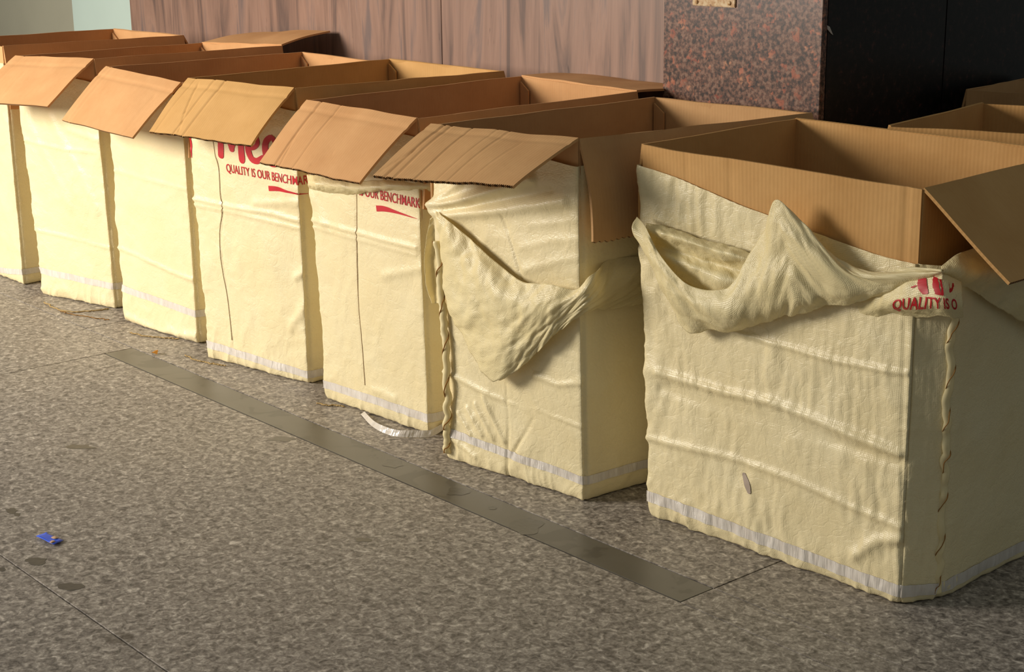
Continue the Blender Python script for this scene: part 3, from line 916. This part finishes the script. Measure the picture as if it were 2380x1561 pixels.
sA = Sack('A', 'cream woven sack around the large nearest carton, mouth twisted and pulled down diagonally', rad=0.012, seed=3.7, vert=0.0022, amp=0.75, bot_over=over_A, zt_front=[(0, .7), (1, .7)], ztop=0.76,
          creases=[([(1550, 868), (1600, 885), (1700, 915), (1800, 935), (1900, 972), (2092, 1052)], 0.010, 0.008),
                   ([(1555, 905), (1700, 950), (1900, 1010), (2092, 1075)], 0.012, -0.005),
                   ([(1512, 1018), (1700, 1062), (1850, 1115), (2000, 1185), (2092, 1222)], 0.008, 0.005),
                   ([(1720, 775), (1850, 810), (1950, 838), (2108, 866)], 0.006, 0.005),
                   ([(1990, 1290), (2040, 1255), (2090, 1250)], 0.012, 0.006),
                   ([(2108, 740), (2100, 1000), (2094, 1290)], 0.004, -0.0025),
                   ([(1530, 600), (1560, 780), (1540, 860)], 0.03, 0.004)])
sA.zt_front = [(sA.fr(p)[0], sA.fr(p)[1]) for p in ((1497, 378), (1600, 415), (1740, 478), (1905, 541), (2050, 594), (2125, 612))]
sA.build(170)
q0, q1 = sA.fr((1520, 1152))[1], sA.fr((2085, 1372))[1]
sA.tape(q0, q1, 0.024)
lm = [
    [(1480, 503, .03), (1474, 520, .04), (1476, 540, .045), (1484, 556, .04), (1494, 572, .02)],
    [(1500, 528, .05), (1504, 556, .058), (1508, 582, .058), (1516, 612, .05), (1530, 645, .02)],
    [(1535, 592, .062), (1548, 640, .072), (1558, 682, .072), (1572, 722, .06), (1588, 763, .035)],
    [(1600, 662, .066), (1612, 700, .078), (1625, 727, .072), (1640, 750, .06), (1658, 769, .035)],
    [(1690, 668, .06), (1695, 700, .072), (1702, 727, .072), (1712, 750, .055), (1726, 765, .03)],
    [(1745, 588, .045), (1755, 640, .062), (1766, 688, .066), (1780, 722, .055), (1797, 742, .03)],
    [(1788, 500, .048), (1800, 570, .062), (1812, 645, .066), (1826, 702, .056), (1842, 732, .03)],
    [(1806, 464, .05), (1824, 560, .062), (1840, 640, .066), (1856, 697, .055), (1872, 725, .03)],
    [(1838, 488, .048), (1854, 570, .06), (1868, 640, .062), (1884, 692, .053), (1900, 719, .03)],
    [(1905, 556, .04), (1915, 600, .056), (1926, 642, .056), (1938, 682, .05), (1952, 708, .028)],
    [(2000, 628, .03), (2010, 642, .046), (2022, 656, .046), (2036, 672, .04), (2052, 686, .025)],
    [(2120, 622, .03), (2122, 631, .036), (2125, 640, .036), (2128, 650, .03), (2131, 660, .02)],
    [(2192, 624, .035), (2192, 628, .042), (2192, 633, .042), (2192, 638, .036), (2192, 644, .03)],
]
patch('loose_mouth', [[sA.fpt(p[:2], p[2]) for p in col] for col in lm], sA.o, 180, 70, 0.009, 9, 2.2, edge_noise=0.003)
inn = [
    [(1500, 516, .012), (1502, 532, .034), (1505, 552, .028), (1508, 566, .02), (1512, 584, .03), (1520, 600, .02)],
    [(1560, 530, .012), (1562, 548, .044), (1566, 570, .028), (1570, 585, .022), (1576, 610, .04), (1582, 650, .03)],
    [(1640, 556, .012), (1644, 576, .046), (1650, 598, .026), (1654, 612, .02), (1660, 640, .04), (1666, 690, .03)],
    [(1735, 584, .012), (1740, 602, .04), (1745, 622, .022), (1750, 640, .016), (1755, 665, .034), (1760, 700, .025)],
    [(1800, 612, .01), (1802, 630, .03), (1804, 650, .02), (1806, 665, .014), (1810, 688, .026), (1812, 710, .02)],
]
patch('inner_fold', [[sA.fpt(p[:2], p[2]) for p in col] for col in inn], sA.o, 90, 60, 0.005, 14, 5.2)
rp = [
    [(2188, 622, .0), (2188, 630, .012), (2188, 638, .006)],
    [(2232, 588, .0), (2246, 630, .03), (2262, 676, .015)],
    [(2300, 566, .0), (2312, 640, .035), (2322, 716, .015)],
    [(2440, 520, .0), (2440, 650, .03), (2450, 790, .015)],
]
patch('loose_mouth', [[sA.rpt(p[:2], p[2] + 0.012, 2) for p in col] for col in rp], sA.o, 80, 40, 0.006, 10, 8.1)
# printed bulge above the corner
tb = [
    [(1985, 700, -.004), (1985, 715, -.004), (1985, 732, -.008), (1985, 748, -.012)],
    [(2065, 668, .018), (2063, 690, .024), (2061, 712, .022), (2060, 740, -.012)],
    [(2130, 640, .020), (2130, 675, .034), (2130, 705, .032), (2128, 738, -.006)],
    [(2185, 634, .016), (2190, 675, .034), (2194, 708, .036), (2196, 736, .012)],
    [(2235, 655, -.02), (2236, 680, .0), (2238, 712, .0), (2240, 740, -.02)],
]
PF, Gt = patch('printed_fold', [[sA.fpt(p[:2], p[2] + 0.006) for p in col] for col in tb], sA.o, 100, 50, 0.003, 16, 1.3, SACKF)


def on_grid(Gd, off=0.0014):
    nu, nv = Gd.shape[:2]

    def ev(u, z):
        a = np.clip(u, 0, 1) * (nu - 1.001); b = np.clip(1 - z, 0, 1) * (nv - 1.001)
        i, j = a.astype(int), b.astype(int); fa_, fb = (a - i)[:, None], (b - j)[:, None]
        P = (Gd[i, j] * (1 - fa_) + Gd[i + 1, j] * fa_) * (1 - fb) + (Gd[i, j + 1] * (1 - fa_) + Gd[i + 1, j + 1] * fa_) * fb
        return P + sA.fn * off + np.array([0.6, -0.5, 0]) * 0.001
    return ev


print_on(sA, 0.30, 0.93, 0.235, 0.27, 'QUALITY IS O', swoosh=False, logo=False, eval_fn=on_grid(Gt), parent=PF, bold=0.02)
# fragments of the big printed letters in the twist
frag = [([(0.56, 0.94), (0.555, 0.78), (0.575, 0.60)], [0.07, 0.085, 0.06]), ([(0.70, 0.96), (0.69, 0.78), (0.705, 0.60)], [0.05, 0.07, 0.06]), ([(0.745, 0.9), (0.755, 0.75), (0.75, 0.58)], [0.025, 0.02, 0.035]),
        ([(0.875, 0.86), (0.87, 0.76), (0.855, 0.66)], [0.07, 0.06, 0.02]), ([(0.47, 0.76), (0.49, 0.78)], [0.03, 0.03])]
Vs, Fs = [], []
for pts, wd in frag:
    p, f = ribbon2d(pts, wd, 24); b = sum(len(a) for a in Vs)
    p = p + 0.008 * np.stack([pn(p[:, 1] * 30, p[:, 0] * 30), pn(p[:, 0] * 30, 4 + p[:, 1] * 30)], 1)
    Vs.append(p); Fs += [tuple(i + b for i in q) for q in f]
p = np.concatenate(Vs); mesh_obj('printed_logo', on_grid(Gt)(p[:, 0], p[:, 1]), Fs, INK, PF)
v0 = sA.fr((1742, 1122)); P, F = ribbon2d([(-0.008, 0.014), (0.002, -0.002), (0.008, -0.016)], [0.010, 0.016, 0.010], 14)
mesh_obj('ink_smudge', sA.at(0, P[:, 0] + v0[0], P[:, 1] + v0[1], 0.0012), F, mat_plain('faded_purple_ink', srgb(176, 160, 146), 0.5, 0.3), sA.body)
# stitched side seam standing out at the corner
sp = [(2176, 738), (2182, 800), (2178, 900), (2172, 1000), (2166, 1100), (2162, 1200), (2172, 1300), (2184, 1375)]
se_in = [sA.fpt((x - 9, y), 0.004) for x, y in sp]; n2 = A3(0.72, -0.69, 0)
seam_pts = [sA.at(2, np.array([0.0]), np.array([z_]), 0.0)[0] + n2 * 0.006 for z_ in np.linspace(0.6, 0.015, 10)]
SS = tube('side_seam', seam_pts, 0.0075, SACKF, sA.o, 160, 10, 0.006, 2, 0.55)
tube('seam_stitching', [p + n2 * 0.002 for p in seam_pts], 0.0010, SEAMT, SS, 320, 6, 0.006, 2, helix=0.0062, turns=7)

# --- sack B, torn mouth
sB = Sack('B', 'cream woven sack with a torn crumpled mouth hanging over its front', seed=11.9, amp=0.8, ztop=0.757,
          creases=[([(1013, 488), (1090, 470), (1180, 440), (1260, 410)], 0.010, 0.016),
                   ([(1013, 490), (1110, 482), (1200, 458), (1300, 436)], 0.008, -0.006),
                   ([(1016, 492), (1060, 505), (1200, 485), (1330, 460)], 0.012, 0.010),
                   ([(1013, 485), (1060, 455), (1100, 425)], 0.007, 0.006),
                   ([(1190, 500), (1220, 600), (1235, 655)], 0.004, -0.003),
                   ([(1240, 622), (1300, 604), (1372, 585)], 0.010, 0.0025), ([(1230, 572), (1300, 552), (1375, 545)], 0.008, 0.002), ([(1250, 520), (1375, 500)], 0.007, 0.002),
                   ([(1183, 890), (1186, 1000), (1180, 1110)], 0.004, -0.005), ([(1245, 970), (1190, 1065)], 0.004, -0.005),
                   ([(1030, 860), (1150, 920), (1360, 990)], 0.006, 0.004), ([(1180, 925), (1360, 1000)], 0.004, -0.004),
                   ([(1090, 950), (1125, 1010)], 0.006, 0.005), ([(1110, 940), (1150, 1020)], 0.006, 0.005), ([(1130, 925), (1175, 1025)], 0.006, 0.005), ([(1070, 960), (1100, 1010)], 0.005, 0.005),
                   ([(1045, 1010), (1110, 1060)], 0.006, 0.004), ([(1250, 870), (1300, 890), (1360, 885)], 0.008, 0.005)])
sB.build(160)
sB.tape(sB.fr((1048, 1003))[1], sB.fr((1355, 1115))[1], 0.02)
bm_ = [
    [(1013, 490, .012, 0), (1013, 499, .018, 0), (1014, 508, .018, 0), (1014, 517, .016, 0), (1015, 526, .010, 0)],
    [(1050, 518, .02, 0), (1043, 548, .032, 0), (1036, 580, .032, 0), (1030, 612, .025, 0), (1024, 645, .012, 0)],
    [(1100, 562, .03, 0), (1086, 610, .048, 0), (1072, 652, .048, 0), (1058, 692, .038, 0), (1044, 725, .02, 0)],
    [(1152, 608, .036, 0), (1136, 660, .062, 0), (1118, 702, .062, 0), (1098, 750, .05, 0), (1076, 790, .03, 0)],
    [(1216, 655, .05, 0), (1200, 702, .072, 0), (1184, 748, .072, 0), (1166, 806, .06, 0), (1146, 884, .045, 0)],
    [(1276, 660, .055, 0), (1263, 702, .072, 0), (1250, 746, .072, 0), (1238, 788, .06, 0), (1228, 838, .045, 0)],
    [(1336, 672, .05, 0), (1326, 695, .062, 0), (1315, 716, .062, 0), (1302, 746, .055, 0), (1288, 778, .045, 0)],
    [(1376, 640, .036, 0), (1374, 660, .05, 0), (1371, 682, .05, 0), (1368, 704, .045, 0), (1364, 728, .034, 0)],
    [(1420, 602, .02, 1), (1420, 630, .035, 1), (1422, 660, .04, 1), (1425, 692, .035, 1), (1430, 716, .02, 1)],
    [(1505, 598, .02, 1), (1505, 625, .035, 1), (1505, 650, .035, 1), (1505, 678, .03, 1), (1505, 700, .02, 1)],
]
patch('loose_mouth', [[(sB.fpt(p[:2], p[2]) if p[3] == 0 else sB.rpt(p[:2], p[2], 1)) for p in col] for col in bm_], sB.o, 170, 80, 0.009, 10, 6.6, edge_noise=0.005)
te = [
    [(1000, 508, -.01), (990, 560, -.02), (986, 610, -.03), (992, 665, -.03), (1004, 705, -.02)],
    [(1010, 500, -.01), (1006, 560, -.035), (1004, 610, -.05), (1008, 665, -.05), (1014, 705, -.03)],
    [(1020, 498, -.005), (1022, 560, -.03), (1022, 610, -.04), (1026, 665, -.04), (1030, 705, -.02)],
]
patch('torn_edge', [[sB.fpt(p[:2], p[2]) for p in col] for col in te], sB.o, 24, 60, 0.004, 16, 4.4)
sp = [(1016, 560), (1024, 640), (1031, 730), (1036, 820), (1040, 920), (1038, 1000), (1038, 1052)]
seam_pts = [sB.fpt(p, 0.012) for p in sp]
SS = tube('side_seam', seam_pts, 0.0085, SACKF, sB.o, 120, 10, 0.004, 5, 0.7)
tube('seam_stitching', [p + sB.fn * 0.001 for p in seam_pts], 0.0015, SEAMT, SS, 320, 6, 0.004, 5, helix=0.0080, turns=6)
# loose tail of the tape
tl = [(838, 958), (862, 984), (888, 1000), (920, 1010), (965, 1012), (1005, 1011), (1036, 1002)]
base = catmull(np.array([on_floor((x, y + 4), 0.002) for x, y in tl]), 70)
k = np.linspace(0, 1, 70)
hgt = np.interp(k, [0, 0.3, 0.6, 1], [0.005, 0.013, 0.017, 0.019])
lean = np.array([0.0, 0.010, 0])[None, :] * np.interp(k, [0, 0.4, 1], [1.2, 0.8, 0.1])[:, None]
rise = np.interp(k, [0, 0.8, 1], [0, 0.0, 0.012])
b0 = base + A3(0, 0, 1) * rise[:, None]; b1 = b0 + A3(0, 0, 1) * hgt[:, None] + lean
mid = (b0 + b1) / 2 + np.stack([0.002 * pn(k * 20, 0.3), 0.003 * pn(k * 17, 2.3), 0 * k], 1)
G = np.stack([b0, mid, b1], 0); run = np.cumsum(np.linalg.norm(np.gradient(base, axis=0), axis=1))
to = mesh_obj('tape_tail', G.reshape(-1, 3), grid_faces(70, 3), TAPE, sB.o, np.stack([np.tile(run, 3), np.repeat([0, .01, .02], 70)], 1))
to.modifiers.new('thickness', 'SOLIDIFY').thickness = 0.0004
to.data.polygons.foreach_set('use_smooth', [False] * len(to.data.polygons))

# --- sack C
sC = Sack('C', 'cream woven sack with a rolled white hem, thread line and red lettering on the right', seed=21.3, amp=0.6, ztop=0.75,
          creases=[([(735, 513), (860, 545), (975, 572)], 0.006, 0.005), ([(735, 528), (860, 560), (975, 588)], 0.005, 0.003), ([(842, 460), (841, 720), (850, 895)], 0.004, -0.0015),
                   ([(735, 440), (765, 520)], 0.02, 0.004), ([(900, 640), (985, 620)], 0.012, 0.004), ([(870, 905), (920, 925)], 0.012, 0.004)])
sC.build(140); sC.tape(sC.fr((760, 893))[1], sC.fr((1010, 975))[1], 0.022)
sC.thread([(844, 452), (842, 540), (840, 620), (842, 720), (846, 800), (850, 895)])
hm = [[(713, 405, .012), (712, 418, .026), (714, 430, .024), (718, 438, .006)], [(760, 412, .014), (760, 426, .03), (762, 438, .028), (764, 447, .006)],
      [(830, 420, .014), (830, 434, .028), (831, 445, .026), (832, 452, .006)], [(900, 418, .014), (900, 430, .026), (902, 438, .024), (903, 446, .006)],
      [(985, 420, .012), (986, 430, .022), (988, 438, .02), (990, 445, .006)], [(1006, 422, .0), (1006, 430, .01), (1006, 438, .01), (1006, 444, .0)]]
patch('rolled_hem', [[sC.fpt(p[:2], p[2]) for p in col] for col in hm], sC.o, 110, 24, 0.004, 18, 7.7, SACKF)
qa, qb = sC.fr((789, 430)), sC.fr((984, 478))
print_on(sC, qa[0], qb[0], qb[1] - 0.002, 0.024, 'QUALITY IS OUR BENCHMARK', logo=False)

# --- sack D
sD = Sack('D', 'cream woven sack with a vertical thread and big red print under the golden flap', seed=31.1, amp=0.95, ztop=0.765,
          creases=[([(456, 465), (540, 480), (640, 492), (712, 512)], 0.006, 0.006), ([(456, 478), (560, 495), (712, 528)], 0.005, 0.004), ([(518, 372), (527, 490), (520, 560), (545, 800)], 0.004, -0.0015),
                   ([(600, 470), (700, 462)], 0.012, 0.005), ([(690, 640), (715, 620)], 0.012, 0.006), ([(680, 760), (716, 690)], 0.014, 0.005)])
sD.build(140); sD.tape(sD.fr((482, 798))[1], sD.fr((712, 868))[1], 0.022)
sD.thread([(508, 330), (518, 390), (522, 460), (526, 480), (517, 550), (524, 640), (532, 700), (541, 790)])
qa, qb = sD.fr((538, 396)), sD.fr((722, 422))
print_on(sD, qa[0], qb[0], qa[1] - 0.004, 0.024, 'QUALITY IS OUR BENCHMARK')
v0 = sD.fr((452, 345)); P, F = ribbon2d([(0, 0.03), (0.003, 0.0), (0.001, -0.03)], [0.008, 0.007, 0.002], 16)
mesh_obj('printed_logo', sD.at(0, np.maximum(P[:, 0] + v0[0] + 0.008, 0.004), P[:, 1] + v0[1], 0.0012), F, INK, sD.body)

# --- sacks E, F, G
sE = Sack('E', 'cream woven sack under the reddish flap, with a slanting tape band and puckered foot', seed=41.7, amp=0.75, ztop=0.75,
          creases=[([(262, 572), (320, 592), (400, 630), (455, 650)], 0.005, 0.005), ([(270, 400), (455, 440)], 0.006, 0.003), ([(300, 735), (370, 770), (455, 780)], 0.012, 0.006)])
sE.build(130); sE.tape(sE.fr((284, 668))[1], sE.fr((462, 730))[1], 0.022)
sF = Sack('F', 'cream woven sack under the leftmost flap, with diagonal folds at its top', seed=51.2, amp=1.0, ztop=0.75,
          creases=[([(75, 330), (150, 345), (230, 350)], 0.005, 0.004), ([(86, 535), (180, 555), (258, 575)], 0.005, 0.004), ([(130, 270), (230, 480)], 0.02, 0.006), ([(80, 280), (170, 480)], 0.02, 0.005),
                   ([(240, 320), (170, 300)], 0.012, 0.005)])
sF.build(130); sF.tape(sF.fr((94, 628))[1], sF.fr((272, 665))[1], 0.022)
sG = Sack('G', 'cream woven sack at the left edge of the photo, half cut off', seed=61.9, amp=0.7, ztop=0.77)
sG.build(120); sG.tape(sG.fr((-150, 595))[1], sG.fr((55, 632))[1], 0.02)

# ------------------------------------------------------------------ small things
def strand(label, pts, rad, seed, mat=TWINE, name='twine_strand'):
    o = tube(name, [on_floor(p, 0.003) for p in pts], rad, mat, None, 70, 6, 0.006, seed)
    return tag(o, label, 'twine', 'loose twine strands on the floor')


strand('pale jute strand on the floor before the leftmost full sack', [(104, 702), (125, 715), (165, 724), (215, 722), (252, 717)], 0.0022, 1)
strand('thin dark twig-like fibre lying just before the pale jute strand', [(142, 724), (170, 730), (210, 737), (254, 743)], 0.0016, 2, THREAD)
strand('pale jute strand by the foot of the third sack from the left', [(300, 772), (335, 780), (380, 784), (415, 787)], 0.002, 3)
strand('pale jute strand at the left foot of the sack with the thread', [(430, 825), (455, 836), (490, 844), (525, 850)], 0.002, 4)
strand('short pale jute strand at the left foot of the sack with rolled hem', [(738, 936), (760, 941), (778, 941), (798, 944)], 0.002, 5)

bs = empty('paper_scrap', 'small blue torn wrapper with a tan patch on the grey floor', 'scrap')
cs = [on_floor(p) for p in ((84, 1250), (126, 1270), (148, 1258), (108, 1240))]
nx, ny = 9, 6
G = np.array([[(cs[0] * (1 - i / (nx - 1)) + cs[1] * i / (nx - 1)) * (1 - j / (ny - 1)) + (cs[3] * (1 - i / (nx - 1)) + cs[2] * i / (nx - 1)) * j / (ny - 1) for i in range(nx)] for j in range(ny)])
zz = 0.003 + 0.004 * (np.abs(pn(np.arange(nx)[None, :] * 0.6, np.arange(ny)[:, None] * 0.7 + 3))) + 0.003 * np.linspace(1, 0, ny)[:, None]
G[..., 2] = 0.6 * zz + 0.001
BLUE = mat_plain('blue_wrapper_print', srgb(52, 96, 236), 0.45, 0.4); TAN = mat_plain('tan_wrapper_print', srgb(196, 160, 128), 0.5, 0.3)
def sub(name, i0, i1, j0, j1, mat, dz):
    g = G[j0:j1, i0:i1].copy(); g[..., 2] += dz
    o = mesh_obj(name, g.reshape(-1, 3), grid_faces(i1 - i0, j1 - j0), mat, bs)
    o.modifiers.new('t', 'SOLIDIFY').thickness = 0.0006; return o
sub('wrapper_sheet', 0, nx, 0, ny, BLUE, 0); sub('tan_patch', 4, 7, 3, 6, TAN, 0.001); sub('tan_patch', 6, 8, 0, 3, TAN, 0.001)

lf = empty('leaf_fragment', 'tiny dry orange leaf bit at the edge of the inlay strip', 'leaf')
p = on_floor((360, 824))
mesh_obj('leaf_blade', [p + A3(-.018, 0, .003), p + A3(0, -.008, .008), p + A3(.014, 0, .004), p + A3(.004, .01, .014), p + A3(-.01, .008, .010)],
         [(0, 1, 4), (1, 2, 3), (1, 3, 4)], mat_plain('dry_leaf', srgb(176, 120, 44), 0.7, 0.2), lf, smooth=False)
mesh_obj('leaf_stem', [p + A3(-.02, 0, .001), p + A3(-.02, .003, .001), p + A3(-.002, 0, .006), p + A3(-.002, .003, .006), p + A3(-.02, .001, .004), p + A3(-.002, .001, .009)],
         [(0, 2, 3, 1), (0, 4, 5, 2), (1, 3, 5, 4)], mat_plain('dry_stem', srgb(90, 50, 24), 0.8, 0.1), lf, smooth=False)

# rusty latch plate on the pillar
la = empty('metal_latch', 'rusty cream-painted metal latch plate on the brown granite pillar', 'latch')
f = lambda px, py, n=0.0: on_plane((px, py), (0, PY - n, 0), NY)
a, b = f(1612, -40), f(1711, 18)
box_mesh('plate', a[0], b[0], PY - 0.004, PY - 0.0005, b[2], a[2], RUST, la, 0.0018)
for px, py in ((1622, 4), (1698, 7), (1622, -36), (1698, -34)):
    q = f(px, py); bm = bmesh.new(); bmesh.ops.create_uvsphere(bm, u_segments=12, v_segments=8, radius=0.006)
    for v in bm.verts:
        v.co = Vector((q[0] + v.co.x, PY - 0.004 + v.co.y * 0.6, q[2] + v.co.z))
    me = bpy.data.meshes.new('rivet'); bm.to_mesh(me); bm.free(); me.materials.append(RUST); me.polygons.foreach_set('use_smooth', [True] * len(me.polygons))
    r = bpy.data.objects.new('rivet', me); COL.objects.link(r); r.parent = la
q = f(1660, -20)
box_mesh('bolt', q[0] - 0.03, f(1790, -14)[0], PY - 0.035, PY - 0.005, q[2] - 0.004, q[2] + 0.022, RUST, la, 0.004)

# small chips on the shaded stone face
for lab, px, py, sz in (('small pale paint chip on the shaded stone beside the pillar corner', 1928, 70, 0.012),):
    q = on_plane((px, py), (px1, 0, 0), NX)
    V = [(px1 + 0.0002, q[1] + y, q[2] + z) for y, z in ((-sz, sz), (-sz * .2, sz * .7), (sz, -sz), (sz * .5, -sz * .8), (-sz * .8, sz * .2))]
    V += [(x + 0.002, y, z) for x, y, z in V]
    F = [(5, 6, 7, 8, 9)] + [(i, (i + 1) % 5, (i + 1) % 5 + 5, i + 5) for i in range(5)]
    tag(mesh_obj('paint_chip', V, F, mat_plain('pale_paint_chip', srgb(190, 188, 186), 0.6, 0.3), None, smooth=False), lab, 'paint chip')
